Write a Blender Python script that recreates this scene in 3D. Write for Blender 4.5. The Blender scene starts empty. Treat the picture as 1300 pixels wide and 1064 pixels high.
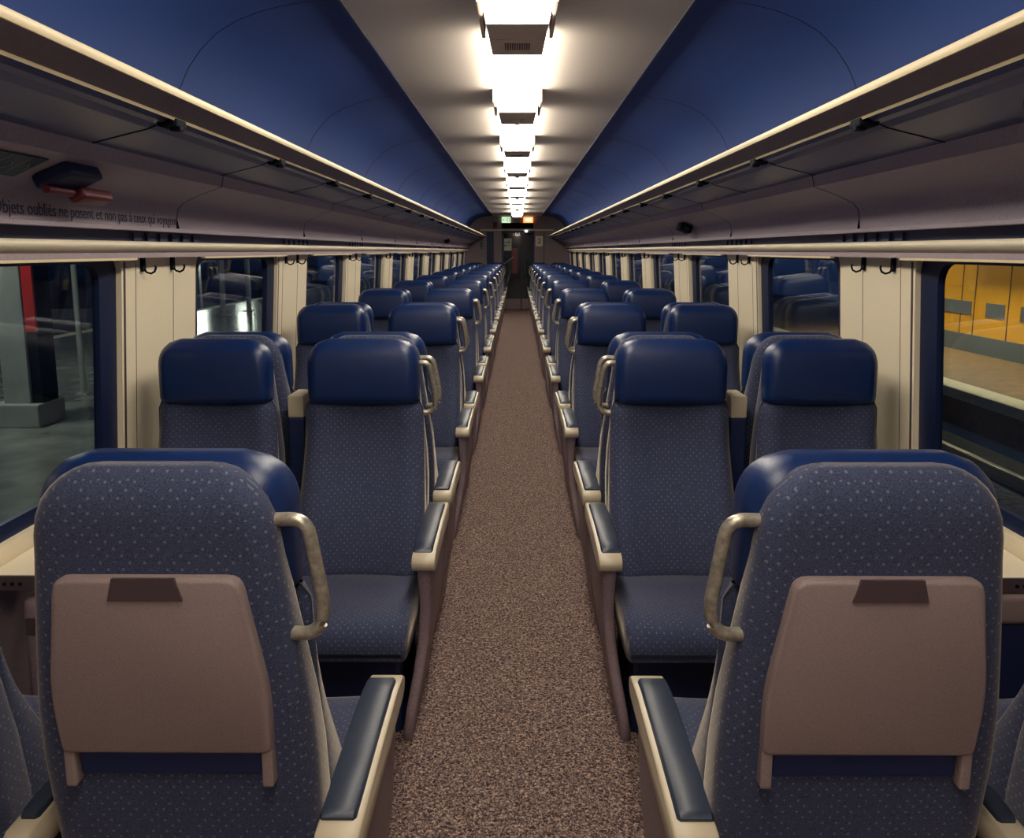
import bpy, bmesh, math, random
from math import sin, cos, pi, radians
from mathutils import Vector
random.seed(4)
S = bpy.context.scene
COL = S.collection
P = 1.95                      # bay length of the coach
H = 1.60                      # eye height
YEND = 22.95
YBACK = -3.2

# ------------------------------------------------------------------ materials
def lin(c):
    c = c / 255.0
    return c / 12.92 if c <= 0.04045 else ((c + 0.055) / 1.055) ** 2.4
def rgb(r, g, b): return (lin(r), lin(g), lin(b), 1.0)

def mat(name, col, rough=0.5, metal=0.0, noise=0.0, scale=40.0, bump=0.0, bscale=None, sheen=0.0, spec=0.5, coat=0.0):
    m = bpy.data.materials.new(name); m.use_nodes = True
    nt = m.node_tree; b = nt.nodes['Principled BSDF']
    b.inputs['Base Color'].default_value = col
    b.inputs['Roughness'].default_value = rough
    b.inputs['Metallic'].default_value = metal
    b.inputs['Specular IOR Level'].default_value = spec
    if sheen:
        b.inputs['Sheen Weight'].default_value = sheen
        b.inputs['Sheen Roughness'].default_value = 0.35; b.inputs['Sheen Tint'].default_value = (1, .86, .68, 1)
    if coat: b.inputs['Coat Weight'].default_value = coat
    tc = nt.nodes.new('ShaderNodeTexCoord')
    if noise:
        n = nt.nodes.new('ShaderNodeTexNoise'); n.inputs['Scale'].default_value = scale; n.inputs['Detail'].default_value = 6
        nt.links.new(tc.outputs['Object'], n.inputs['Vector'])
        mx = nt.nodes.new('ShaderNodeMix'); mx.data_type = 'RGBA'
        mr = nt.nodes.new('ShaderNodeMapRange'); mr.inputs[1].default_value = .3; mr.inputs[2].default_value = .7
        nt.links.new(n.outputs[0], mr.inputs[0]); nt.links.new(mr.outputs[0], mx.inputs[0])
        mx.inputs[6].default_value = tuple(c * (1 - noise) for c in col[:3]) + (1,)
        mx.inputs[7].default_value = tuple(min(1, c * (1 + noise)) for c in col[:3]) + (1,)
        nt.links.new(mx.outputs[2], b.inputs['Base Color'])
    if bump:
        n2 = nt.nodes.new('ShaderNodeTexNoise'); n2.inputs['Scale'].default_value = bscale or scale * 3
        nt.links.new(tc.outputs['Object'], n2.inputs['Vector'])
        bp = nt.nodes.new('ShaderNodeBump'); bp.inputs['Strength'].default_value = bump; bp.inputs['Distance'].default_value = .002
        nt.links.new(n2.outputs[0], bp.inputs['Height']); nt.links.new(bp.outputs[0], b.inputs['Normal'])
    return m

def emis(name, col, strength):
    m = bpy.data.materials.new(name); m.use_nodes = True
    nt = m.node_tree; b = nt.nodes['Principled BSDF']
    b.inputs['Base Color'].default_value = (.8, .8, .8, 1)
    b.inputs['Emission Color'].default_value = col
    b.inputs['Emission Strength'].default_value = strength
    return m

def fabric_mat(name, base, dot, pitch=.017, hor=False):
    m = mat(name, base, rough=.85, sheen=.45, spec=.2)
    nt = m.node_tree; b = nt.nodes['Principled BSDF']
    N = nt.nodes.new; L = nt.links.new
    tc = N('ShaderNodeTexCoord'); sp = N('ShaderNodeSeparateXYZ'); L(tc.outputs['Object'], sp.inputs[0])
    def M(op, a, b2=None):
        x = N('ShaderNodeMath'); x.operation = op
        for i, v in enumerate((a, b2)):
            if v is None: continue
            if isinstance(v, (int, float)): x.inputs[i].default_value = v
            else: L(v, x.inputs[i])
        return x.outputs[0]
    k = pi / pitch
    sn = N('ShaderNodeSeparateXYZ'); L(tc.outputs['Normal'], sn.inputs[0])
    def pick(w, a, b2):      # b2 where w, else a
        return M('ADD', M('MULTIPLY', a, M('SUBTRACT', 1.0, w)), M('MULTIPLY', b2, w))
    wx_ = M('GREATER_THAN', M('ABSOLUTE', sn.outputs[0]), .62); wz_ = M('GREATER_THAN', M('ABSOLUTE', sn.outputs[2]), .62)
    uu = pick(wx_, sp.outputs[0], sp.outputs[1]); vv = pick(wz_, sp.outputs[2], sp.outputs[1])
    sx = M('SINE', M('MULTIPLY', uu, k)); sz = M('SINE', M('MULTIPLY', vv, k))
    pr = M('MULTIPLY', sx, sz)
    n1 = N('ShaderNodeTexNoise'); n1.inputs['Scale'].default_value = 55; L(tc.outputs['Object'], n1.inputs['Vector'])
    thr = M('MULTIPLY', M('GREATER_THAN', pr, .80), M('GREATER_THAN', n1.outputs[0], .44))
    n2 = N('ShaderNodeTexNoise'); n2.inputs['Scale'].default_value = 420; n2.inputs['Detail'].default_value = 3; L(tc.outputs['Object'], n2.inputs['Vector'])
    mr = N('ShaderNodeMapRange'); mr.inputs[1].default_value = .3; mr.inputs[2].default_value = .7; L(n2.outputs[0], mr.inputs[0])
    mx = N('ShaderNodeMix'); mx.data_type = 'RGBA'; L(mr.outputs[0], mx.inputs[0])
    mx.inputs[6].default_value = tuple(c * .55 for c in base[:3]) + (1,)
    mx.inputs[7].default_value = tuple(c * 1.5 for c in base[:3]) + (1,)
    m2 = N('ShaderNodeMix'); m2.data_type = 'RGBA'; L(thr, m2.inputs[0]); L(mx.outputs[2], m2.inputs[6]); m2.inputs[7].default_value = dot
    L(m2.outputs[2], b.inputs['Base Color'])
    bp = N('ShaderNodeBump'); bp.inputs['Strength'].default_value = .35; bp.inputs['Distance'].default_value = .001
    L(n2.outputs[0], bp.inputs['Height']); L(bp.outputs[0], b.inputs['Normal'])
    return m

def carpet_mat():
    m = mat('carpet', rgb(120, 96, 88), rough=.95, spec=.1)
    nt = m.node_tree; b = nt.nodes['Principled BSDF']; N = nt.nodes.new; L = nt.links.new
    tc = N('ShaderNodeTexCoord')
    v = N('ShaderNodeTexNoise'); v.inputs['Scale'].default_value = 120; v.inputs['Detail'].default_value = 2; v.inputs['Distortion'].default_value = 1.2
    L(tc.outputs['Object'], v.inputs['Vector'])
    r = N('ShaderNodeValToRGB'); e = r.color_ramp.elements
    e[0].position = .36; e[0].color = rgb(50, 38, 46); e[1].position = .66; e[1].color = rgb(188, 160, 146)
    x = e.new(.5); x.color = rgb(104, 86, 84)
    L(v.outputs[0], r.inputs[0]); L(r.outputs[0], b.inputs['Base Color'])
    bp = N('ShaderNodeBump'); bp.inputs['Strength'].default_value = .6; bp.inputs['Distance'].default_value = .004
    L(v.outputs[0], bp.inputs['Height']); L(bp.outputs[0], b.inputs['Normal'])
    return m

def glass_mat():
    m = bpy.data.materials.new('window_glass'); m.use_nodes = True
    nt = m.node_tree; nt.nodes.clear(); N = nt.nodes.new; L = nt.links.new
    o = N('ShaderNodeOutputMaterial'); mx = N('ShaderNodeMixShader'); t = N('ShaderNodeBsdfTransparent')
    t.inputs[0].default_value = (.9, .94, .93, 1)
    g = N('ShaderNodeBsdfGlossy'); g.inputs['Roughness'].default_value = .02
    lw = N('ShaderNodeLayerWeight'); lw.inputs[0].default_value = .5
    p = N('ShaderNodeMath'); p.operation = 'POWER'; p.inputs[1].default_value = 4.0; L(lw.outputs['Facing'], p.inputs[0])
    f = N('ShaderNodeMath'); f.operation = 'MULTIPLY_ADD'; f.inputs[1].default_value = .85; f.inputs[2].default_value = .05; L(p.outputs[0], f.inputs[0])
    L(f.outputs[0], mx.inputs[0]); L(t.outputs[0], mx.inputs[1]); L(g.outputs[0], mx.inputs[2]); L(mx.outputs[0], o.inputs[0])
    return m

M = dict(
    fabric=fabric_mat('moquette_fabric', rgb(61, 67, 93), rgb(102, 104, 124), .0115),
    leather=mat('navy_leather', rgb(10, 38, 88), rough=.34, bump=.25, bscale=500, spec=.6),
    cream=mat('cream_panel', rgb(240, 226, 198), rough=.45, noise=.05, scale=300),
    lip=mat('cream_lip', rgb(222, 204, 165), rough=.4),
    ceil=mat('beige_ceiling', rgb(200, 188, 178), rough=.6, noise=.08, scale=200),
    blue=mat('blue_vault', rgb(32, 66, 134), rough=.65, noise=.12, scale=160),
    rackp=mat('rack_grey', rgb(84, 90, 138), rough=.35, noise=.1, scale=60),
    rackb=mat('rack_brown', rgb(138, 122, 132), rough=.4, noise=.1, scale=60),
    upper=mat('upper_panel', rgb(182, 168, 180), rough=.55, noise=.12, scale=120),
    dark=mat('dark_navy_plastic', rgb(16, 32, 76), rough=.5),
    black=mat('black_plastic', rgb(12, 15, 28), rough=.75, spec=.15),
    frame=mat('window_rubber', rgb(9, 26, 64), rough=.45),
    metal=mat('brushed_metal', rgb(205, 195, 175), rough=.28, metal=1, noise=.1, scale=30),
    handle=mat('worn_grey_handle', rgb(172, 164, 150), rough=.32, metal=.6, noise=.3, scale=90),
    tray=mat('mauve_tray', rgb(140, 121, 120), rough=.5, noise=.14, scale=420, bump=.3, bscale=700),
    latch=mat('latch_brown', rgb(78, 64, 68), rough=.4),
    side=mat('side_panel_brown', rgb(140, 120, 128), rough=.5, noise=.15, scale=120),
    armc=mat('armrest_cream', rgb(192, 178, 154), rough=.35),
    pad=mat('armrest_pad', rgb(46, 54, 72), rough=.42, noise=.15, scale=200),
    block=mat('lamp_block', rgb(226, 208, 188), rough=.5, noise=.08, scale=150),
    grille=mat('grille_dark', rgb(92, 74, 66), rough=.6),
    lens=emis('lamp_lens', (1, .92, .77, 1), 12.5),
    carpet=carpet_mat(), glass=glass_mat(),
    endw=mat('end_wall_beige', rgb(140, 124, 130), rough=.55, noise=.1, scale=90),
    red=mat('red_plastic', rgb(190, 44, 44), rough=.4),
    darkred=mat('dark_red_plastic', rgb(98, 24, 40), rough=.45),
    white=mat('off_white', rgb(225, 225, 205), rough=.5),
    text=mat('navy_print', rgb(58, 54, 84), rough=.6),
    green=mat('green_sticker', rgb(22, 62, 82), rough=.5),
    concrete=mat('concrete', rgb(150, 152, 150), rough=.7, noise=.15, scale=3),
    darkwall=mat('dark_station_wall', rgb(58, 62, 82), rough=.8, noise=.3, scale=2),
    yellow=mat('yellow_tiles', rgb(250, 186, 40), rough=.55, noise=.06, scale=30),
    greyt=mat('grey_tiles', rgb(108, 118, 122), rough=.6, noise=.1, scale=20),
    platf=mat('platform_tan', rgb(122, 100, 70), rough=.6, noise=.2, scale=6),
    pale=mat('pale_kerb', rgb(225, 225, 195), rough=.6, noise=.08, scale=20),
    ballast=mat('ballast', rgb(90, 92, 96), rough=.95, noise=.6, scale=9),
    hall=mat('hall_floor', rgb(128, 130, 124), rough=.2, noise=.3, scale=2.2),
    rust=mat('rail_steel', rgb(190, 185, 165), rough=.4, metal=.5),
)

# ------------------------------------------------------------------ mesh helpers
def obj(name, bm, m, parent=None, smooth=False, loc=(0, 0, 0)):
    if isinstance(bm, bmesh.types.BMesh):
        bmesh.ops.recalc_face_normals(bm, faces=bm.faces)
        me = bpy.data.meshes.new(name); bm.to_mesh(me); bm.free()
    else: me = bm
    if smooth:
        for p in me.polygons: p.use_smooth = True
        try: me.set_sharp_from_angle(angle=radians(50))
        except Exception: pass
    if m is not None and not me.materials: me.materials.append(m)
    o = bpy.data.objects.new(name, me); COL.objects.link(o)
    o.location = loc
    if parent: o.parent = parent
    return o
def thing(name, label, cat, loc=(0, 0, 0), rz=0, group=None):
    o = bpy.data.objects.new(name, None); COL.objects.link(o); o.empty_display_size = .1
    o.location = loc; o.rotation_euler = (0, 0, rz)
    return tag(o, label, cat, group)
def tag(o, label, cat, group=None):
    o['label'] = label; o['category'] = cat
    if group: o['group'] = group
    return o
def struct(name, bm, m, parent=None, smooth=False):
    o = obj(name, bm, m, parent, smooth)
    if not parent: o['kind'] = 'structure'
    return o
def copy_tree(o, parent=None):
    c = o.copy(); COL.objects.link(c); c.parent = parent
    for ch in list(o.children): copy_tree(ch, c)
    return c
def B(): return bmesh.new()
def box(bm, x0, x1, y0, y1, z0, z1, bev=0.0, seg=2):
    r = bmesh.ops.create_cube(bm, size=1)
    for v in r['verts']:
        v.co = Vector(((x0 + x1) / 2 + v.co.x * (x1 - x0), (y0 + y1) / 2 + v.co.y * (y1 - y0), (z0 + z1) / 2 + v.co.z * (z1 - z0)))
    if bev:
        es = list({e for v in r['verts'] for e in v.link_edges})
        bmesh.ops.bevel(bm, geom=es, offset=bev, segments=seg, affect='EDGES', profile=.6)
    return bm
def loft(bm, rings, closed=True, caps=True):
    vr = [[bm.verts.new(p) for p in r] for r in rings]
    n = len(vr[0])
    for a, b in zip(vr, vr[1:]):
        for i in range(n if closed else n - 1):
            j = (i + 1) % n
            bm.faces.new((a[i], a[j], b[j], b[i]))
    if caps and closed:
        bm.faces.new(vr[0]); bm.faces.new(vr[-1][::-1])
    return bm
def rring(hx, hy, r, n=5):
    """rounded rectangle as a list of 2D points"""
    r = max(min(r, hx * .999, hy * .999), 1e-4); pts = []
    for q, (sx, sy) in enumerate(((1, 1), (-1, 1), (-1, -1), (1, -1))):
        for i in range(n + 1):
            a = pi / 2 * (q + i / n)
            pts.append((sx * (hx - r) + r * cos(a), sy * (hy - r) + r * sin(a)))
    return pts
def tube(bm, pts, r, n=10):
    pts = [Vector(p) for p in pts]; rings = []
    up = None
    for i, p in enumerate(pts):
        t = (pts[min(i + 1, len(pts) - 1)] - pts[max(i - 1, 0)]).normalized()
        if up is None: up = t.orthogonal().normalized()
        up = (up - t * up.dot(t)).normalized(); s = t.cross(up)
        rings.append([p + up * r * cos(2 * pi * k / n) + s * r * sin(2 * pi * k / n) for k in range(n)])
    return loft(bm, rings)
def smooth_path(pts, rad=.03, n=6):
    pts = [Vector(p) for p in pts]; out = [pts[0]]
    for a, b, c in zip(pts, pts[1:], pts[2:]):
        p = b + (a - b).normalized() * rad; q = b + (c - b).normalized() * rad
        for i in range(n + 1):
            t = i / n; out.append(p * (1 - t) ** 2 + b * 2 * t * (1 - t) + q * t * t)
    out.append(pts[-1]); return out
def prism(bm, prof, y0, y1):
    """closed (x,z) outline extruded along y"""
    return loft(bm, [[(x, y0, z) for x, z in prof], [(x, y1, z) for x, z in prof]])
def sheet(bm, prof, y0, y1, t=.006, out=(1, 0)):
    """open (x,z) line extruded along y with a thickness towards direction out"""
    p2 = [(x + out[0] * t, z + out[1] * t) for x, z in prof]
    return prism(bm, list(prof) + p2[::-1], y0, y1)
def text_mesh(txt, size, extr=.0006):
    c = bpy.data.curves.new('t', 'FONT'); c.body = txt; c.size = size; c.extrude = extr; c.align_x = 'CENTER'; c.align_y = 'CENTER'
    o = bpy.data.objects.new('t', c); COL.objects.link(o)
    dg = bpy.context.evaluated_depsgraph_get(); me = bpy.data.meshes.new_from_object(o.evaluated_get(dg))
    bpy.data.objects.remove(o); bpy.data.curves.remove(c); return me

# ------------------------------------------------------------------ room shell
struct('floor', box(B(), -1.46, 1.46, YBACK, YEND + 1.8, -.06, 0), M['carpet'])
struct('ceiling', box(B(), -.655, .655, YBACK, YEND, H + .92, H + .95), M['ceil'])
cm = B()
for s in (-1, 1):
    box(cm, min(s * .655, s * .668), max(s * .655, s * .668), YBACK, YEND, H + .912, H + .955)
struct('trim_1', cm, M['dark'])

VAULT = [(.66, .93), (.76, .93), (.87, .915), (.97, .892), (1.06, .86), (1.14, .815), (1.205, .755), (1.255, .69), (1.29, .62), (1.325, .52), (1.345, .4), (1.35, .25)]
def wx(z): return 1.41 + .05 * (1.57 - z) / .77
def X(s, prof): return [(s * x, H + z) for x, z in prof]
for s, side in ((-1, 'left'), (1, 'right')):
    struct('wall_upper_' + side, sheet(B(), X(s, VAULT), YBACK, YEND, .02, (s, .5)), M['blue'], smooth=True)
    b = B()       # dark hairline joints of the blue vault panels
    for k in range(-2, 11):
        y = 3.3 + P * k
        pr = [(x - .0012, z - .0010) for x, z in VAULT]
        sheet(b, X(s, pr), y, y + .005, .002, (s, .3))
    struct('trim_2' if s < 0 else 'trim_3', b, M['dark'])
    # slanted panel between rack and windows
    UP = [(1.14, .285), (1.15, .243), (1.20, .226), (1.26, .203), (1.305, .18), (1.325, .158), (1.332, .12), (1.335, .085), (1.325, .083), (1.325, .07), (1.385, .07), (1.385, .028)]
    struct('wall_panel_' + side, sheet(B(), X(s, UP), YBACK, YEND, .012, (s, .3)), M['upper'], smooth=True)
    b = B()
    for k in range(-1, 10):
        y = 3.285 + P * k
        pr = [(x - .0012, z - .0006) for x, z in UP[:9]]
        sheet(b, X(s, pr), y, y + .006, .002, (s, .2))
    # recessed slot: dark strip with vents
    sheet(b, X(s, [(1.382, .07), (1.382, .028)]), YBACK, YEND, .004, (s, 0))
    for k in range(-1, 11):
        for j in range(6):
            y = 3.0 + P * k + j * .11
            box(b, min(s * 1.372, s * 1.384), max(s * 1.372, s * 1.384), y, y + .06, H + .034, H + .064)
    struct('trim_4' if s < 0 else 'trim_5', b, M['dark'])
    RAIL = [(1.385, .032), (1.342, .032), (1.331, .026), (1.329, .018), (1.333, .010), (1.345, .0), (1.358, -.008), (1.385, -.008)]
    struct('trim_6' if s < 0 else 'trim_7', prism(B(), X(s, RAIL), YBACK, YEND), M['cream'], smooth=True)
    RL2 = [(1.395, -.008), (1.355, -.008), (1.352, -.026), (1.395, -.026)]
    struct('trim_8' if s < 0 else 'trim_9', prism(B(), X(s, RL2), YBACK, YEND), M['side'])
    b = B()
    for k in range(-2, 10):
        y0 = 1.67 + P * k
        prism(b, X(s, [(1.372, -.026), (1.352, -.026), (1.352, -.034), (1.372, -.034)]), y0, min(y0 + 1.30, YEND))
    struct('trim_10' if s < 0 else 'trim_11', b, M['lip'])

# side walls with rounded window openings
def hole_pts(y0, y1, z0, z1, r, n=6):
    pts = []
    cy, cz, hy, hz = (y0 + y1) / 2, (z0 + z1) / 2, (y1 - y0) / 2, (z1 - z0) / 2
    for a, b in rring(hy, hz, r, n): pts.append((cy + a, cz + b))
    return pts
ZB, ZT = .69, 1.60
NW = range(-2, 11)
for s, side in ((-1, 'left'), (1, 'right')):
    b = B(); g = B()
    for k in NW:
        ya, yb = 1.345 + P * k, 1.345 + P * (k + 1)      # bay outline
        h0, h1 = 1.71 + P * k, 2.97 + P * k
        last = h1 > YEND
        if ya > YEND: continue
        yb = min(yb, YEND)
        inn = hole_pts(h0, min(h1, YEND - .15), .77, 1.60, .085)
        out = []
        for (y, z) in inn:     # push each opening point to the bay outline
            cy, cz = (ya + yb) / 2, (ZB + ZT) / 2
            i = inn.index((y, z)); q = i // 7; f = (i % 7) / 6
            c = {0: ((yb, None), (None, ZT)), 1: ((None, ZT), (ya, None)), 2: ((ya, None), (None, ZB)), 3: ((None, ZB), (yb, None))}[q]
            tgt = {0: (yb, ZT + .02), 1: (ya, ZT + .02), 2: (ya, ZB), 3: (yb, ZB)}[q]
            if q == 0: p = (yb, z) if f < .5 else (y, ZT + .02)
            if q == 1: p = (y, ZT + .02) if f < .5 else (ya, z)
            if q == 2: p = (ya, z) if f < .5 else (y, ZB)
            if q == 3: p = (y, ZB) if f < .5 else (yb, z)
            if f == .5: p = tgt
            out.append(p)
        d = .025
        loft(b, [[(s * (wx(z)), y, z) for y, z in out], [(s * wx(z), y, z) for y, z in inn], [(s * (wx(z) + d), y, z) for y, z in inn]], caps=False)
    # lower wall down to the floor
    struct('wall_' + side, b, M['cream'])
    b = sheet(B(), [(s * 1.462, ZB + .012), (s * 1.475, .1), (s * 1.45, 0)], YBACK, YEND, .03, (s, 0))
    struct('wall_lower_' + side, b, M['side'])
    # pillar joints and side grooves
    for k in NW:
        for yy, w, z0 in ((3.08, .0025, .7), (3.42, .0025, .7), (2.985, .014, .86)):
            y = yy + P * k
            if y > YEND - .1 or y < -2: continue
            prism(g, [(s * (wx(z0) - .0012), z0), (s * (wx(1.56) - .0012), 1.56), (s * (wx(1.56) + .004), 1.56), (s * (wx(z0) + .004), z0)], y, y + w)
    struct('trim_12' if s < 0 else 'trim_13', g, M['latch'])

# windows: black rubber frame and glass, one thing each
wn = 0
for s in (-1, 1):
    for k in NW:
        if 1.69 + P * k > YEND: continue
        h0, h1 = 1.71 + P * k, min(2.97 + P * k, YEND - .15)
        wn += 1
        w = bpy.data.objects.new('window_%d' % wn, None); COL.objects.link(w); w['kind'] = 'structure'
        inn = hole_pts(h0 + .10, h1 - .10, .815, 1.555, .075); out = hole_pts(h0 - .02, h1 + .02, .75, 1.615, .09)
        r = lambda pts, d: [(s * (wx(z) + d), y, z) for y, z in pts]
        b = loft(B(), [r(out, .055), r(out, .018), r(inn, .03), r(inn, .055)], caps=False)
        obj('window_frame', b, M['frame'], w)
        b = loft(B(), [r(hole_pts(h0 + .095, h1 - .095, .81, 1.56, .075), .044), r(hole_pts(h0 + .095, h1 - .095, .81, 1.56, .075), .048)])
        obj('pane', b, M['glass'], w)

# end walls
def endwall(name, y0, y1, door=True):
    b = B()
    prof = [(x, H + z) for x, z in VAULT]
    prof = [(0.42, 2.03), (.42, 2.53), (.66, 2.53)] + prof[1:] + [(1.36, 1.8), (1.40, 1.6), (1.47, .6), (1.47, 0), (.42, 0)]
    for s in (-1, 1):
        # split into two convex-ish pieces: strip by strip across x
        pr = [(s * x, z) for x, z in prof]
        loft(b, [[(x, y0, z) for x, z in pr], [(x, y1, z) for x, z in pr]])
    box(b, -.42, .42, y0, y1, 2.13, 2.53)
    return struct(name, b, M['endw'])
endwall('wall_end', YEND, YEND + .06)
box_back = box(B(), -1.5, 1.5, YBACK - .05, YBACK, 0, 2.6)
struct('wall_back', box_back, M['endw'])
b = B()      # vestibule behind the glazed door
box(b, -.9, -.85, YEND + .06, YEND + 1.8, 0, 2.2); box(b, .85, .9, YEND + .06, YEND + 1.8, 0, 2.2)
box(b, -.9, .9, YEND + 1.75, YEND + 1.8, 0, 2.2); box(b, -.9, .9, YEND + .06, YEND + 1.8, 2.2, 2.25)
struct('wall_vestibule', b, M['dark'])

# door in end wall
d = bpy.data.objects.new('door_1', None); COL.objects.link(d); d['kind'] = 'structure'; d.location = (0, YEND - .01, 0)
b = B(); box(b, -.42, -.36, -.02, .05, 0, 2.12); box(b, .42, .47, -.02, .05, 0, 2.12); box(b, -.42, .47, -.02, .05, 2.07, 2.13)
box(b, .10, .13, -.01, .04, 0, 2.07)
obj('door_frame', b, M['dark'], d)
b = B(); box(b, -.36, .42, 0, .01, .28, 2.07); obj('pane', b, M['glass'], d)
b = B(); box(b, -.36, .42, -.005, .03, 0, .28, .004); obj('kick_plate', b, M['side'], d)
b = tube(B(), [(.20, -.05, .9), (.20, -.07, .95), (.20, -.07, 1.25), (.20, -.05, 1.3)], .012); obj('door_handle', b, M['metal'], d)
# dark recess column, post, header strip
b = B(); box(b, -.83, -.64, YEND - .02, YEND, 0, 2.1); struct('trim_14', b, M['dark'])
b = B(); box(b, -.64, -.42, YEND - .04, YEND, 0, 2.11); box(b, .47, .74, YEND - .04, YEND, 0, 2.11); struct('trim_15', b, M['endw'])
b = B(); box(b, -1.0, 1.0, YEND - .05, YEND, 2.13, 2.17); struct('trim_16', b, M['block'])
b = B(); box(b, .725, .74, YEND - .05, YEND - .035, .5, 2.11); struct('trim_17', b, M['dark'])

def sign(name, label, cat, x, z, w, h, m, txt=None, tm=None, tsize=.08, y=YEND - .045, t=.012):
    o = thing(name, label, cat, (x, y, z))
    obj('sign_plate', box(B(), -w / 2, w / 2, -t, 0, -h / 2, h / 2, .003), m, o)
    if txt:
        me = text_mesh(txt, tsize)
        q = obj('lettering', me, tm, o, loc=(0, -t - .001, 0)); q.rotation_euler = (pi / 2, 0, 0)
    return o
M['signg'] = emis('sign_green_white', (.62, .85, .55, 1), .9)
M['signo'] = emis('sign_orange', (1, .30, .06, 1), 1.6)
M['signt'] = emis('sign_digit_white', (1, .95, .8, 1), 2.0)
dp = thing('display_box', 'black display box above the glass door at the far end of the coach', 'display', (0, YEND, 0))
obj('casing', box(B(), -.42, .44, -.09, -.005, 2.20, 2.34, .005), M['black'], dp)
b = thing('lit_sign', 'lit pale green sign left above the far door', 'sign', (-.30, YEND - .01, 2.42))
obj('lit_panel', box(B(), -.12, .12, -.05, 0, -.075, .075, .004), M['signg'], b)
q = obj('lettering', text_mesh('←52', .12), M['dark'], b, loc=(0, -.052, 0)); q.rotation_euler = (pi / 2, 0, 0)
b = thing('lit_sign', 'lit orange sign right above the far door', 'sign', (.30, YEND - .01, 2.42))
obj('lit_panel', box(B(), -.13, .13, -.05, 0, -.075, .075, .004), M['signo'], b)
q = obj('lettering', text_mesh('452', .12), M['signt'], b, loc=(0, -.052, 0)); q.rotation_euler = (pi / 2, 0, 0)
sign('notice', 'cream notice with dark arrows on the left part of the far glass door', 'sign', -.28, 1.76, .25, .33, M['white'], '⇄', M['dark'], .2, y=YEND - .015)
sign('class_sign', 'cream sign with a dark 2 right of the far door', 'sign', .60, 1.85, .2, .28, M['cream'], '2', M['black'], .2)
sign('class_sign', 'dark narrow sign with pale digits left of the far door', 'sign', -.98, 1.75, .11, .26, M['greyt'], '2', M['black'], .16, y=YEND - .001)
b = text_mesh('ERICA', .10); q = obj('door_lettering', text_mesh('RIVA', .10), M['white']); q.rotation_euler = (pi / 2, 0, 0); q.location = (-.02, YEND - .022, 2.02)
tag(q, 'small white lettering near the top of the far glass door', 'lettering')
q = thing('spot_lamp', 'tiny white lamp above the far glass door', 'lamp', (.25, YEND - .05, 2.115))
obj('bulb', box(B(), -.03, .03, -.03, 0, -.02, .012, .006), emis('tiny_lamp', (1, .95, .85, 1), 8), q)
q = thing('alarm_box', 'small dark red alarm box left above the far door', 'alarm', (-.60, YEND, 2.28))
obj('casing', box(B(), -.06, .06, -.04, 0, -.09, .09, .006), M['darkred'], q)
obj('knob', box(B(), -.02, .02, -.055, -.04, -.02, .02, .004), M['black'], q)
q = thing('fire_cabinet', 'tall narrow red cabinet seen through the far glass door', 'cabinet', (-.07, YEND + .9, 0))
obj('casing', box(B(), -.08, .08, -.06, .06, .95, 1.66, .01), M['red'], q)
obj('foot', box(B(), -.03, .03, -.03, .03, 0, .97), M['dark'], q)
q = thing('handrail', 'slanted thin grey handrail seen through the far glass door', 'handrail', (0, YEND + .4, 0))
obj('rail', tube(B(), [(-.38, 0, 1.22), (-.10, 0, 1.42)], .014), M['metal'], q)
obj('post', tube(B(), [(-.38, 0, 0), (-.38, 0, 1.22)], .014), M['metal'], q)

# ------------------------------------------------------------------ luggage racks
for s, side in ((-1, 'left'), (1, 'right')):
    r = thing('luggage_rack', 'long overhead luggage rack with cream lip along the %s side' % side, 'luggage rack', (s * 1.0, 0, H + .33), group='luggage racks')
    off = Vector((-s * 1.0, 0, -(H + .33)))
    def ob(nm, bm, m, par=r, smooth=False):
        bmesh.ops.translate(bm, verts=bm.verts, vec=off if par is r else off)
        return obj(nm, bm, m, par, smooth)
    LIP = [(.842, .376), (.838, .386), (.842, .396), (.858, .400), (.880, .398), (.880, .376)]
    ob('lip', prism(B(), X(s, LIP), YBACK, YEND - .02), M['lip'], smooth=True)
    ob('front_band', prism(B(), X(s, [(.846, .376), (.905, .345), (.92, .352), (.875, .384)]), YBACK, YEND - .02), M['rackb'])
    ob('light_strip', prism(B(), X(s, [(.899, .345), (.902, .338), (.908, .340), (.910, .348)]), YBACK, YEND - .02), M['lip'])
    sh = ob('shelf', prism(B(), X(s, [(.905, .350), (.93, .334), (.96, .333), (.985, .322), (1.14, .285), (1.34, .285), (1.345, .30), (1.14, .30), (.93, .36)]), YBACK, YEND - .02), M['rackp'])
    k = 0; y = 2.285 - P * 2
    while y < YEND - .2:
        b = B(); box(b, min(s * .895, s * .95), max(s * .895, s * .95), y - .035, y + .035, H + .322, H + .345, .008)
        box(b, min(s * .895, s * .925), max(s * .895, s * .925), y - .012, y + .012, H + .314, H + .33, .004)
        sheet(b, X(s, [(.935, .3325), (.96, .3315), (.985, .3205), (1.139, .2835)]), y - .004, y + .004, .002, (0, 1))
        ob('bracket', b, M['black'])
        y += P / 2

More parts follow.
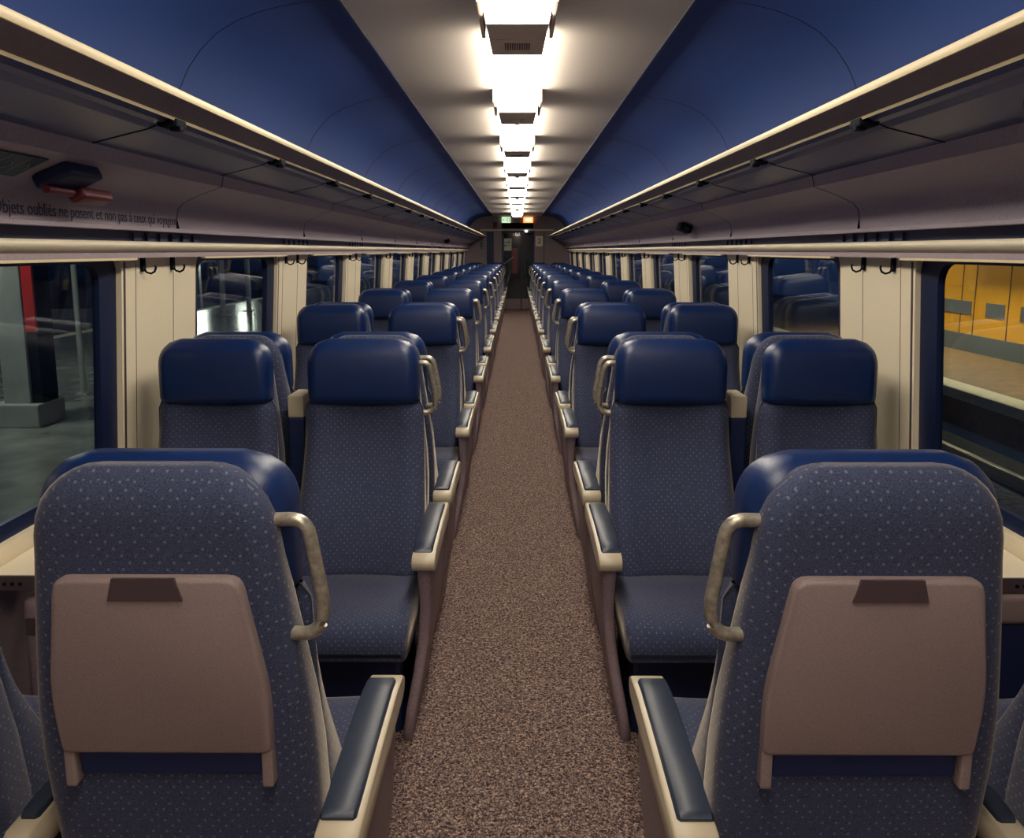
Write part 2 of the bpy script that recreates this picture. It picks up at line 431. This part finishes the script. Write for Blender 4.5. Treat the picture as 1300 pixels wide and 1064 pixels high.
# ------------------------------------------------------------------ ceiling lamps
ZC = .92
def lamp_block(kind):
    r = thing('ceiling_lamp', '', 'ceiling lamp', (0, 0, H + ZC), group='row of ceiling lamps along the coach')
    L0, L1, L2 = -1.45, 0, .50          # lens from L0 to L1, opaque block from L1 to L2
    rings = []
    for y, sx, dz in ((L0, .8, .03), (L0 + .01, .95, .008), (L0 + .03, 1, 0), (L1, 1, 0)):
        rings.append([(x * sx, y, z) for x, z in ((-.128, -.004), (-.124, -.06), (-.116, -.09 + dz), (-.095, -.103 + dz), (.095, -.103 + dz), (.116, -.09 + dz), (.124, -.06), (.128, -.004))])
    obj('diffuser', loft(B(), rings), M['lens'], r)
    b = B()
    rings = []
    for y, hx, zb in ((L1, .126, -.107), (.22, .122, -.107), (.222, .120, -.104), (.228, .120, -.104), (.23, .122, -.107), (L2 - .02, .117, -.107), (L2, .108, -.09)):
        rings.append([(-hx - .004, y, -.003), (-hx, y, -.05), (-hx + .012, y, zb), (hx - .012, y, zb), (hx, y, -.05), (hx + .004, y, -.003)])
    loft(b, rings)
    blk = obj('housing', b, M['block'], r)
    for s in (-1, 1):
        b = B(); box(b, min(s * .128, s * .143), max(s * .128, s * .143), -.16, .34, -.075, -.001, .004)
        obj('wing', b, M['block'], r)
    b = B()
    if kind == 0:
        for i in range(11): box(b, -.05 + i * .0095, -.05 + i * .0095 + .005, .28, .38, -.110, -.1065)
        obj('grille', b, M['grille'], blk)
    else:
        bmesh.ops.create_uvsphere(b, u_segments=16, v_segments=8, radius=.034, matrix=__import__('mathutils').Matrix.Translation((0, .27, -.107)))
        obj('sensor_dome', b, M['armc'], blk, smooth=True)
    return r
protoL = [lamp_block(0), lamp_block(1)]
ords = ['first', 'second', 'third', 'fourth', 'fifth', 'sixth', 'seventh', 'eighth', 'ninth', 'tenth', 'eleventh', 'twelfth', 'thirteenth']
used = set()
for k in range(-3, 10):
    kind = 1 if k in (1, 3, 5, 7, 9) else 0
    o = protoL[kind] if kind not in used else copy_tree(protoL[kind]); used.add(kind)
    o.location = (0, 3.18 + P * k, H + ZC)
    if k >= 0:
        o['label'] = ('nearest glowing ceiling lamp with slotted grille on its housing' if k == 0 else
                      'glowing box lamp on the beige ceiling, %s from the near end%s' % (ords[k], ', with sensor dome' if kind else ''))
    else:
        o['label'] = 'glowing ceiling lamp overhead behind the viewpoint'
# ------------------------------------------------------------------ seats
def fabric_shell():
    """back shell: y=0 at its rear, leaning forward towards the floor"""
    rings = []
    zs = [.34, .345, .36, .45, .6, .75, .85, .95, 1.05, 1.12, 1.16, 1.19, 1.215, 1.235, 1.25, 1.26, 1.266, 1.268]
    for z in zs:
        hw = .222 + .012 * min(1, max(0, (z - .34) / .3)) if z < .8 else .234 - .041 * ((z - .8) / .34) ** 1.1 if z < 1.14 else .193
        if z > 1.14:
            t = (z - 1.14) / .128; hw = .193 - .085 * (1 - math.sqrt(max(0, 1 - t * t)))
        yb = .10 * max(0, (1.2 - z) / .85) ** 1.3
        th = .10 + .05 * max(0, (1.1 - z) / .7)
        e = .0
        if z > 1.2: e = .035 * ((z - 1.2) / .068) ** 2.2
        if z < .36: e = .02 * (.36 - z) / .02
        hy = th / 2 - e
        ring = [(x, yb + th / 2 + y, z) for x, y in rring(hw - e * .3, hy, min(.042, hy * .9), 5)]
        rings.append(ring)
    return loft(B(), rings)
def headrest():
    rings = []
    for i in range(19):
        t = i / 18; z = 1.035 + .24 * t
        dz = 0
        hw = .206
        tb = (z - 1.035) / .02; tt = (1.275 - z) / .095
        if tt < 1: hw -= .075 * (1 - math.sqrt(max(0, 1 - (1 - tt) ** 2)))
        if tb < 1: hw -= .018 * (1 - math.sqrt(max(0, 1 - (1 - tb) ** 2)))
        hy = .058 + .008 * sin(pi * t)
        e = 0
        if t > .8: e = .040 * ((t - .8) / .2) ** 2
        if t < .1: e = .02 * ((.1 - t) / .1) ** 2
        cy = .118 - .012 * t
        rings.append([(x, cy + y + (-.014 * (1 - (x / .206) ** 2) if y > 0 else 0) * (1 if y > hy * .5 else 0) * .6, z) for x, y in rring(hw, hy - e, min(.045, (hy - e) * .95), 6)])
    return loft(B(), rings)
def backrest():
    rings = []
    n = 22
    for i in range(n + 1):
        t = i / n; z = .42 + .625 * t
        hw = .236 - .016 * t
        yf = .385 - .235 * t - .028 * sin(pi * t) + .020 * sin(2 * pi * t)
        if i == 0: yf -= .02
        yb = .115 + .02 * (1 - t)
        if i == n: hw -= .012; yf -= .012
        pts = []
        m = 16
        for j in range(m + 1):
            u = -1 + 2 * j / m
            edge = .030 * max(0, (abs(u) - .82) / .18) ** 2
            conc = .022 * math.exp(-(u / .55) ** 2) + 0
            pts.append((-u * hw, yf - conc - edge + .012 * math.exp(-((abs(u) - .75) / .16) ** 2), z))
        pts += [(-hw, yb + .01, z), (-hw + .01, yb, z), (hw - .01, yb, z), (hw, yb + .01, z)]
        rings.append(pts)
    return loft(B(), rings)
def cushion():
    rings = []
    for y, zt, zb, e in ((.30, .455, .36, .01), (.32, .462, .35, 0), (.45, .463, .345, 0), (.6, .475, .345, 0), (.70, .478, .345, 0), (.745, .474, .345, 0),
                         (.775, .462, .345, .002), (.797, .440, .35, .004), (.808, .41, .36, .008), (.808, .385, .37, .012)):
        hw = .234 - e; hz = (zt - zb) / 2; cz = (zt + zb) / 2
        rings.append([(a, y, cz + c - (.010 * (1 - (a / hw) ** 2) if c > 0 else 0)) for a, c in
                      [(q * hw * .2, hz) for q in (4, 3, 2, 1, 0, -1, -2, -3, -4)] + [(-hw + .012, hz - .004), (-hw, hz - .018), (-hw, -hz + .01), (-hw + .01, -hz), (hw - .01, -hz), (hw, -hz + .01), (hw, hz - .018), (hw - .012, hz - .004)]])
    return loft(B(), rings)
def armbody(cx, w, s):
    # rounded nose at the front, follows a flat side profile in (y,z)
    prof = [(.03, .56), (.03, .59), (.045, .60), (.30, .603), (.50, .60), (.585, .588), (.605, .575), (.608, .56), (.60, .545), (.58, .538), (.05, .538)]
    rings = []
    for dx, e in ((-w / 2, .004), (-w / 2 + .004, 0), (w / 2 - .004, 0), (w / 2, .004)):
        cyy, czz = .32, .57
        rings.append([(cx + dx, y + (cyy - y) * e * 3, z + (czz - z) * e * 20) for y, z in prof])
    for r_ in rings:
        for i_, p_ in enumerate(r_): r_[i_] = (p_[0], p_[1] * 1.02, p_[2] + .025)
    return loft(B(), rings)
def armpad(cx, w):
    prof = [(.075, .598), (.075, .606), (.09, .613), (.30, .617), (.48, .613), (.545, .604), (.56, .592), (.545, .588)]
    rings = [[(cx + dx, (y + (.3 - y) * e) * 1.02, z + .025 - e * .12) for y, z in prof] for dx, e in ((-w / 2, .03), (-w / 2 + .005, 0), (w / 2 - .005, 0), (w / 2, .03))]
    return loft(B(), rings)
def side_panel(s):
    rings = []
    for z, cx, y0, y1, t in ((.0, .212, .08, .66, .03), (.03, .214, .08, .67, .032), (.1, .224, .09, .655, .034), (.2, .243, .10, .61, .036), (.3, .258, .10, .575, .038), (.42, .266, .09, .565, .040), (.50, .267, .07, .575, .044), (.565, .267, .05, .585, .05)):
        rings.append([(s * (cx + a), (y0 + y1) / 2 + c, z) for a, c in rring(t / 2, (y1 - y0) / 2, .014, 3)])
    return loft(B(), rings)
def grab(s):
    p = smooth_path([(s * .17, .05, 1.176), (s * .236, .05, 1.178), (s * .262, .045, 1.03), (s * .250, .045, .985), (s * .185, .05, .985)], .028, 6)
    return tube(B(), p, .0115, 12)
def base(bm=None):
    b = B(); box(b, -.19, .19, .22, .62, .0, .345, .02)
    return b
def tray_outline(k=1.0):
    pts = []
    P0 = [(-.144, 1.102, .022), (.144, 1.102, .022), (.176, .90, .05), (.172, .788, .012), (-.172, .788, .012), (-.176, .90, .05)]
    n = len(P0)
    for i, (x, z, r) in enumerate(P0):
        a = Vector((P0[i - 1][0], P0[i - 1][1])); c = Vector((P0[(i + 1) % n][0], P0[(i + 1) % n][1])); bb = Vector((x, z))
        p = bb + (a - bb).normalized() * r; q = bb + (c - bb).normalized() * r
        for j in range(5):
            t = j / 4; v = p * (1 - t) ** 2 + bb * 2 * t * (1 - t) + q * t * t; pts.append((v.x, v.y))
    return pts
def yback(z): return .10 * max(0, (1.2 - z) / .85) ** 1.3
def tray():
    o = tray_outline(); cz = .93
    def rr(sc, d): return [(x * sc, yback(z) - d, cz + (z - cz) * sc) for x, z in o]
    return loft(B(), [rr(1, -.004), rr(1, .014), rr(.985, .020), rr(.96, .022)])

def side_arm_parts(par, s, w, cx, pad_w):
    a = obj('armrest', armbody(s * cx, w, s), M['armc'], par, smooth=True)
    obj('arm_pad', armpad(s * cx - s * .0055, pad_w), M['pad'], a, smooth=True)
    return a
mesh_cache = {}
def cached(key, fn, m, name, par, smooth=True):
    if key not in mesh_cache:
        o = obj(name, fn(), m, par, smooth); mesh_cache[key] = o.data; return o
    return obj(name, mesh_cache[key], None, par)

def make_seat(aisle, s, with_tray):
    t = thing('train_seat', '', 'seat')
    cached('shell', fabric_shell, M['fabric'], 'back_shell', t)
    hr = cached('head', headrest, M['leather'], 'headrest', t)
    cached('back', backrest, M['fabric'], 'backrest', t)
    cached('cush', cushion, M['fabric'], 'seat_cushion', t)
    cached('base', base, M['dark'], 'pedestal', t, False)
    if aisle:
        side_arm_parts(t, s, .076, .267, .065)
        obj('side_panel', side_panel(s), M['side'], t, True)
        obj('grab_handle', grab(s), M['handle'], t, True)
    else:
        a = obj('armrest', armbody(s * .2775, .046, s), M['armc'], t, True)
        obj('arm_pad', armpad(s * .2775, .034), M['pad'], a, True)
    if with_tray:
        tr = cached('tray', tray, M['tray'], 'tray_table', t)
        b = B()
        pr = [(-.048, 1.105), (.048, 1.105), (.058, 1.068), (-.058, 1.068)]
        loft(b, [[(x, yback(z) - .0205, z) for x, z in pr], [(x, yback(z) - .0265, z) for x, z in pr]])
        la = obj('latch', b, M['latch'], tr); la['label'] = 'dark brown latch'
        b = B(); box(b, -.15, .15, yback(.765) - .008, yback(.765) + .02, .743, .781, .003)
        obj('literature_pocket', b, M['dark'], t)
        for q in (-1, 1):
            b = B(); box(b, min(q * .153, q * .172), max(q * .153, q * .172), yback(.76) - .02, yback(.76) + .02, .725, .798, .005)
            obj('tray_arm', b, M['tray'], t)
    return t

protos = {}
def seat(aisle, s, tray_, loc, facing_away, label, group):
    key = (aisle, s, tray_)
    if key not in protos: protos[key] = o = make_seat(*key)
    else: o = copy_tree(protos[key])
    o.location = loc; o.rotation_euler = (0, 0, 0 if facing_away else pi)
    o['label'] = label; o['group'] = group
    return o
row_names = ['nearest', 'second', 'third', 'fourth', 'fifth', 'sixth', 'seventh', 'eighth', 'ninth', 'tenth', 'last']
XA, XW = .572, 1.125
YA = 1.215
for sx, side in ((-1, 'left'), (1, 'right')):
    for aisle in (True, False):
        cx = sx * (XA if aisle else XW)
        what = 'aisle' if aisle else 'window'
        # nearest row, seen from behind
        seat(aisle, -sx, True, (cx, YA, 0), True,
             ('blue fabric aisle seat seen from behind with mauve tray table, %s of the aisle' % side) if aisle else
             ('blue fabric window seat seen from behind at the %s frame edge' % side), 'seats seen from behind nearest the camera')
        for k in range(11):
            yb = 3.17 + P * k
            seat(aisle, sx, False, (cx, yb, 0), False,
                 'navy %s seat in the %s row facing the camera, %s of the aisle' % (what, row_names[k], side), 'seats facing the camera')
            if k < 10:
                seat(aisle, -sx, False, (cx, yb + .045, 0), True,
                     'navy %s seat facing away, back to back with the %s camera-facing row, %s side' % (what, row_names[k], side), 'seats facing away from the camera')
# dividers with cream caps between the back-to-back pairs
pd = None
for sx, side in ((-1, 'left'), (1, 'right')):
    for k in range(10):
        if pd is None:
            pd = thing('seat_divider', '', 'divider', group='dividers between window and aisle seats')
            obj('divider_body', box(B(), -.03, .03, -.08, .08, .70, .965, .006), M['dark'], pd)
            obj('divider_cap', box(B(), -.030, .030, -.08, .08, .965, 1.05, .006), M['armc'], pd)
            obj('divider_foot', box(B(), -.02, .02, -.03, .03, 0, .70), M['dark'], pd); o = pd
        else: o = copy_tree(pd)
        o.location = (sx * .85, 3.192 + P * k, 0)
        o['label'] = 'navy divider with cream cap between window and aisle seats, %s bay, %s side' % (row_names[k], side)

# ------------------------------------------------------------------ coat hooks
def hook(s):
    t = thing('coat_hook', '', 'hook', group='black coat hooks on the window pillars')
    b = B(); box(b, -.006, .006, -.013, .013, -.045, .01, .002)
    obj('hook_plate', b, M['black'], t)
    p = [(-s * .005, 0, -.035), (-s * .012, 0, -.047), (-s * .028, 0, -.052), (-s * .042, 0, -.045), (-s * .048, 0, -.032), (-s * .046, 0, -.022)]
    obj('hook_arm', tube(B(), p, .004, 8), M['black'], t, True)
    return t
for s, side in ((-1, 'left'), (1, 'right')):
    ph = None
    for k in range(0, 10):
        for j, y in enumerate((3.13, 3.40)):
            if ph is None: ph = o = hook(s)
            else: o = copy_tree(ph)
            o.location = (s * (wx(1.56) - .005), y + P * k, 1.566)
            o['label'] = 'black coat hook on the %s %s window pillar, %s of its pair' % (row_names[k], side, 'nearer' if j == 0 else 'farther')

# ------------------------------------------------------------------ window tables and bins
for s, side in ((-1, 'left'), (1, 'right')):
    for k in (0,):
        y = 2.15 + P * k
        t = thing('window_table', 'small cream table below the nearest %s window' % side, 'table', (s * 1.36, y, .70), group='window tables')
        x0, x1 = min(-s * .08, s * .095), max(-s * .08, s * .095)
        obj('table_top', box(B(), x0, x1, 0, .24, 0, .02, .004), M['cream'], t)
        obj('table_edge', box(B(), x0, x1, -.008, 0.0, -.022, .02, .002), M['latch'], t)
        b = B()
        for i in range(3): bmesh.ops.create_cone(b, cap_ends=True, segments=10, radius1=.005, radius2=.005, depth=.006, matrix=__import__('mathutils').Matrix.Translation((s * (.0 + .022 * i), -.009, -.002)) @ __import__('mathutils').Matrix.Rotation(pi / 2, 4, 'X'))
        obj('screw', b, M['black'], t)
bn = thing('waste_bin', 'grey metallic bin box under the right window table', 'bin', (1.37, 2.13, .59))
obj('lid', box(B(), -.08, .075, 0, .2, 0, .085, .018, 4), M['tray'], bn, True)
obj('bin_body', box(B(), -.07, .075, .015, .2, -.59, 0, .01), M['dark'], bn)
bn = thing('waste_bin', 'tall rounded brown bin beside the left wall', 'bin', (-1.30, 2.14, 0))
obj('bin_body', box(B(), -.07, .07, 0, .18, 0, .655, .035, 5), M['side'], bn, True)
obj('flap', box(B(), -.055, .05, -.004, .003, .55, .60, .002), M['latch'], bn)

# ------------------------------------------------------------------ sticker, hammer and writing on the left upper panel
ang = math.atan2(.08, .18)
e = thing('emergency_hammer', 'dark holder with a dark red emergency hammer on the left upper panel', 'emergency hammer', (-1.225, 2.34, H + .205))
e.rotation_euler = (0, -radians(24), 0)
obj('holder', box(B(), -.055, .05, -.12, .06, -.028, .012, .012, 3), M['dark'], e, True)
h = obj('hammer_head', box(B(), -.055, -.005, .02, .19, -.06, -.026, .012, 3), M['darkred'], e, True)
obj('hammer_grip', tube(B(), [(-.03, -.12, -.036), (-.028, 0, -.04)], .011, 10), M['darkred'], e, True)
k = thing('instruction_sticker', 'dark green pictogram sticker on the left upper panel', 'sticker', (-1.232, 2.02, H + .2075))
k.rotation_euler = (0, -radians(24), 0)
obj('sheet', box(B(), -.05, .05, -.16, .13, -.0025, 0), M['green'], k)
b = B()
for yy in (-.10, -.02, .06): box(b, -.05, .05, yy, yy + .004, -.0035, -.002)
box(b, -.05, .05, .122, .126, -.0035, -.002)
for yy in (-.06, .02, .09):
    tube(b, [(.02, yy, -.003), (0, yy + .02, -.003), (-.02, yy, -.003)], .002, 6)
obj('pictogram', b, M['concrete'], k)
me = text_mesh('Objets oubliés ne posent et non pas à ceux qui voyagent', .05)
q = obj('panel_lettering', me, M['text']); tag(q, 'dark lettering along the left upper panel above the window slot', 'lettering')
q.rotation_euler = (pi / 2, 0, pi / 2); q.location = (-1.3265, 2.70, H + .112)
for s, y, lb in ((1, 6.3, 'small black sensor box on the right upper panel'), (-1, 15.0, 'small black sensor box far along the left upper panel')):
    q = thing('sensor_box', lb, 'sensor', (s * 1.26, y, H + .185)); q.rotation_euler = (0, s * radians(24), 0)
    obj('casing', box(B(), -.045, .045, -.09, .09, -.05, .005, .01, 3), M['black'], q, True)
    obj('eye', box(B(), -.02, .02, -.094, -.088, -.035, -.015, .003), M['frame'], q)
# folded paper bits by the far windows
def paper(x, y, label, m, m2):
    t = thing('hanging_curtain', label, 'curtain', (x, y, 0))
    s = 1 if x > 0 else -1
    b = loft(B(), [[(0, -.45, 1.27), (0, .1, 1.27), (0, .0, 1.55)], [(-s * .012, -.45, 1.27), (-s * .012, .1, 1.27), (-s * .012, .0, 1.55)]])
    obj('cloth', b, m, t)
    b = loft(B(), [[(-s * .013, -.3, 1.27), (-s * .013, .06, 1.27), (-s * .013, -.05, 1.41)], [(-s * .02, -.3, 1.27), (-s * .02, .06, 1.27), (-s * .02, -.05, 1.41)]])
    obj('bright_corner', b, m2, t)
paper(-1.36, 17.9, 'triangular blue and pale green cloth by a far left window', M['frame'], M['white'])
paper(1.36, 18.2, 'triangular cream and orange cloth by a far right window', M['cream'], M['darkred'])

# ------------------------------------------------------------------ station outside, right side
def st(nm, bm, m): return struct(nm, bm, m)
st('ground', box(B(), -3, 20, -6, 60, -1.65, -1.55), M['ballast'])
b = B(); box(b, 7.4, 14, -6, 60, -1.6, -.72); st('floor_platform_right', b, M['platf'])
b = B(); box(b, 7.4, 7.85, -6, 60, -.72, -.70); box(b, 7.38, 7.42, -6, 60, -.86, -.70); box(b, 7.02, 7.4, -6, 60, -1.6, -1.32)
st('trim_18', b, M['pale'])
for x, nm in ((6.72, 'farther'), (5.28, 'nearer')):
    b = B(); box(b, x - .07, x + .07, -6, 60, -1.55, -1.52); box(b, x - .012, x + .012, -6, 60, -1.53, -1.40); box(b, x - .05, x + .05, -6, 60, -1.43, -1.38, .008)
    tag(obj('track_rail', b, M['rust']), '%s pale steel rail of the track outside the right windows' % nm, 'rail')
b = B(); box(b, 10.5, 10.7, 4, 22.6, -.32, 3.2); st('wall_station_right', b, M['yellow'])
b = B(); box(b, 10.46, 10.7, 4, 22.6, -.72, -.32); st('baseboard_station', b, M['greyt'])
b = B()
for y in (21.6, 19.65, 19.08, 17.75, 16.4, 15.0, 13.5, 12.0, 10.5, 8.5): box(b, 10.492, 10.5, y, y + .03, -.72, 3.2)
st('trim_19', b, M['latch'])
for i, (y0, y1) in enumerate(((19.2, 21.5), (17.88, 18.6), (16.6, 17.3), (15.2, 15.9), (13.8, 14.5))):
    q = thing('wall_plate', 'grey rectangular plate on the yellow station wall, %s from its far end' % ords[i], 'plate', (10.49, y0, .13), group='grey plates on the yellow wall')
    obj('plate_face', box(B(), -.01, .01, 0, y1 - y0, 0, .31, .003), M['greyt'], q)
for i, y in enumerate((8, 13, 18, 22)):  # unseen lamps added to light the yellow wall and its platform
    q = thing('wall_fill_lamp', 'unseen shaded lamp added to light the yellow wall opposite the right windows, %s' % ords[i], 'lamp', (9.3, y, 2.4), group='added lamps for the yellow wall')
    obj('lamp_shade', box(B(), -.2, .2, -.5, .5, 0, .1, .02), M['dark'], q)
    for a_ in (-1, 1): obj('light_cutoff_skirt', box(B(), min(a_ * .19, a_ * .2), max(a_ * .19, a_ * .2), -.5, .5, -.36, .02), M['dark'], q)  # skirts added to cut the light, so the wall dims upwards
    obj('wall_arm', box(B(), .15, 1.22, -.03, .03, .06, .12), M['dark'], q)
    obj('tube', box(B(), -.1, .1, -.45, .45, -.02, 0), emis('wall_fill_glow', (1, .86, .6, 1), 200), q)

# ------------------------------------------------------------------ station outside, left side
b = B(); box(b, -11.3, -1.75, -6, 70, -1.6, -.50); st('floor_platform_left', b, M['hall'])
b = B(); box(b, -11.5, -11.2, -6, 70, -1.6, -.49); st('trim_20', b, M['pale'])
b = B(); box(b, -22, -21.5, -6, 90, -1.6, 6); box(b, -22, -11.5, -6, 90, -1.7, -1.6); st('wall_station_left', b, M['darkwall'])
c = thing('station_column', 'square concrete column with red sign strip on the platform outside the left window', 'column', (-6.07, 9.75, -.5))
obj('shaft', box(B(), -.10, .22, 0, .4, 0, 4, .01), M['concrete'], c)
obj('dark_side', box(B(), .22, .34, .05, .4, .27, 4), M['black'], c)
obj('plinth', box(B(), -.25, .36, -.1, .5, 0, .28, .02), M['concrete'], c)
obj('sign_strip', box(B(), .235, .36, .01, .05, 1.14, 4), M['red'], c)
for i, (x, y, r) in enumerate(((-6.9, 12.0, .025), (-6.4, 12.0, .04), (-9.6, 27, .09), (-9.4, 29, .09), (-9.0, 34, .08))):
    c = thing('platform_post', 'thin pale grey post on the left platform, %s from the camera' % ords[i], 'post', (x, y, -.5), group='posts on the left platform')
    obj('shaft', tube(B(), [(0, 0, 0), (0, 0, 4.0)], r, 12), M['concrete'], c, True)
    obj('base_plate', box(B(), -r * 2, r * 2, -r * 2, r * 2, 0, .03), M['concrete'], c)
def shelter(x, y, label):
    c = thing('kiosk', label, 'kiosk', (x, y, -.5))
    obj('body', box(B(), -1.6, 1.6, 0, 6, 0, 2.9, .03), M['darkwall'], c)
    obj('fascia', box(B(), -1.7, 1.75, -.1, 6.1, 2.25, 2.55, .02), M['concrete'], c)
    for i in range(3):
        obj('pane', box(B(), 1.6, 1.62, .5 + i * 1.9, 2.0 + i * 1.9, .9, 2.1), M['frame'], c)
b = B(); box(b, -11.0, -3.2, -6, 60, 3.5, 3.6); st('ceiling_canopy', b, M['darkwall'])
for i, (x, y) in enumerate(((-6.5, 4.5), (-6.5, 9.0), (-6.5, 15.0), (-6.5, 22.0), (-6.5, 30.0))):  # unseen lights added so the left platform and column show up
    q = thing('platform_fill_light', 'unseen light added under the canopy to brighten the left platform, %s' % ords[i], 'lamp', (x, y, 3.4), group='added lights on the left')
    obj('lamp_shade', box(B(), -.2, .2, -.5, .5, .0, .1, .02), M['dark'], q)
    obj('tube', box(B(), -.12, .12, -.45, .45, -.02, 0), emis('platform_fill_glow', (.97, 1, .88, 1), 75), q)
shelter(-17.2, 30, 'low grey kiosk beyond the left platform')
for i, (x, y) in enumerate(((-16.15, 42.0), (-13.8, 42.0))):
    q = thing('station_light', 'bright hall light beyond the left platform, %s' % ords[i], 'lamp', (x, y, 1.7), group='hall lights on the left')
    obj('lamp_post', box(B(), -.04, .04, .3, .4, -3.3, 0), M['concrete'], q)
    obj('lamp_shade', box(B(), -.5, .5, -.4, .4, 0, .08, .02), M['dark'], q)
    obj('tube', box(B(), -.3, .3, -.25, .25, -.5, 0), emis('hall_lamp', (.93, 1, .85, 1), 26), q)

# ------------------------------------------------------------------ world and camera
w = bpy.data.worlds.new('night'); S.world = w; w.use_nodes = True
w.node_tree.nodes['Background'].inputs[0].default_value = (.02, .045, .13, 1)
w.node_tree.nodes['Background'].inputs[1].default_value = .35
cam = bpy.data.cameras.new('camera'); co = bpy.data.objects.new('camera', cam); COL.objects.link(co)
cam.sensor_width = 36; cam.lens = 1050 / 1300 * 36; cam.shift_y = -44.5 / 1300
cam.clip_start = .05; cam.clip_end = 200
co.location = (0, 0, H)
co.rotation_euler = (pi / 2 - math.atan(169.5 / 1050), 0, math.atan(6.5 / 1050))
S.camera = co
S.view_settings.view_transform = 'Standard'; S.view_settings.look = 'None'; S.view_settings.gamma = 1
S.view_settings.use_curve_mapping = False; S.view_settings.exposure = 0.3
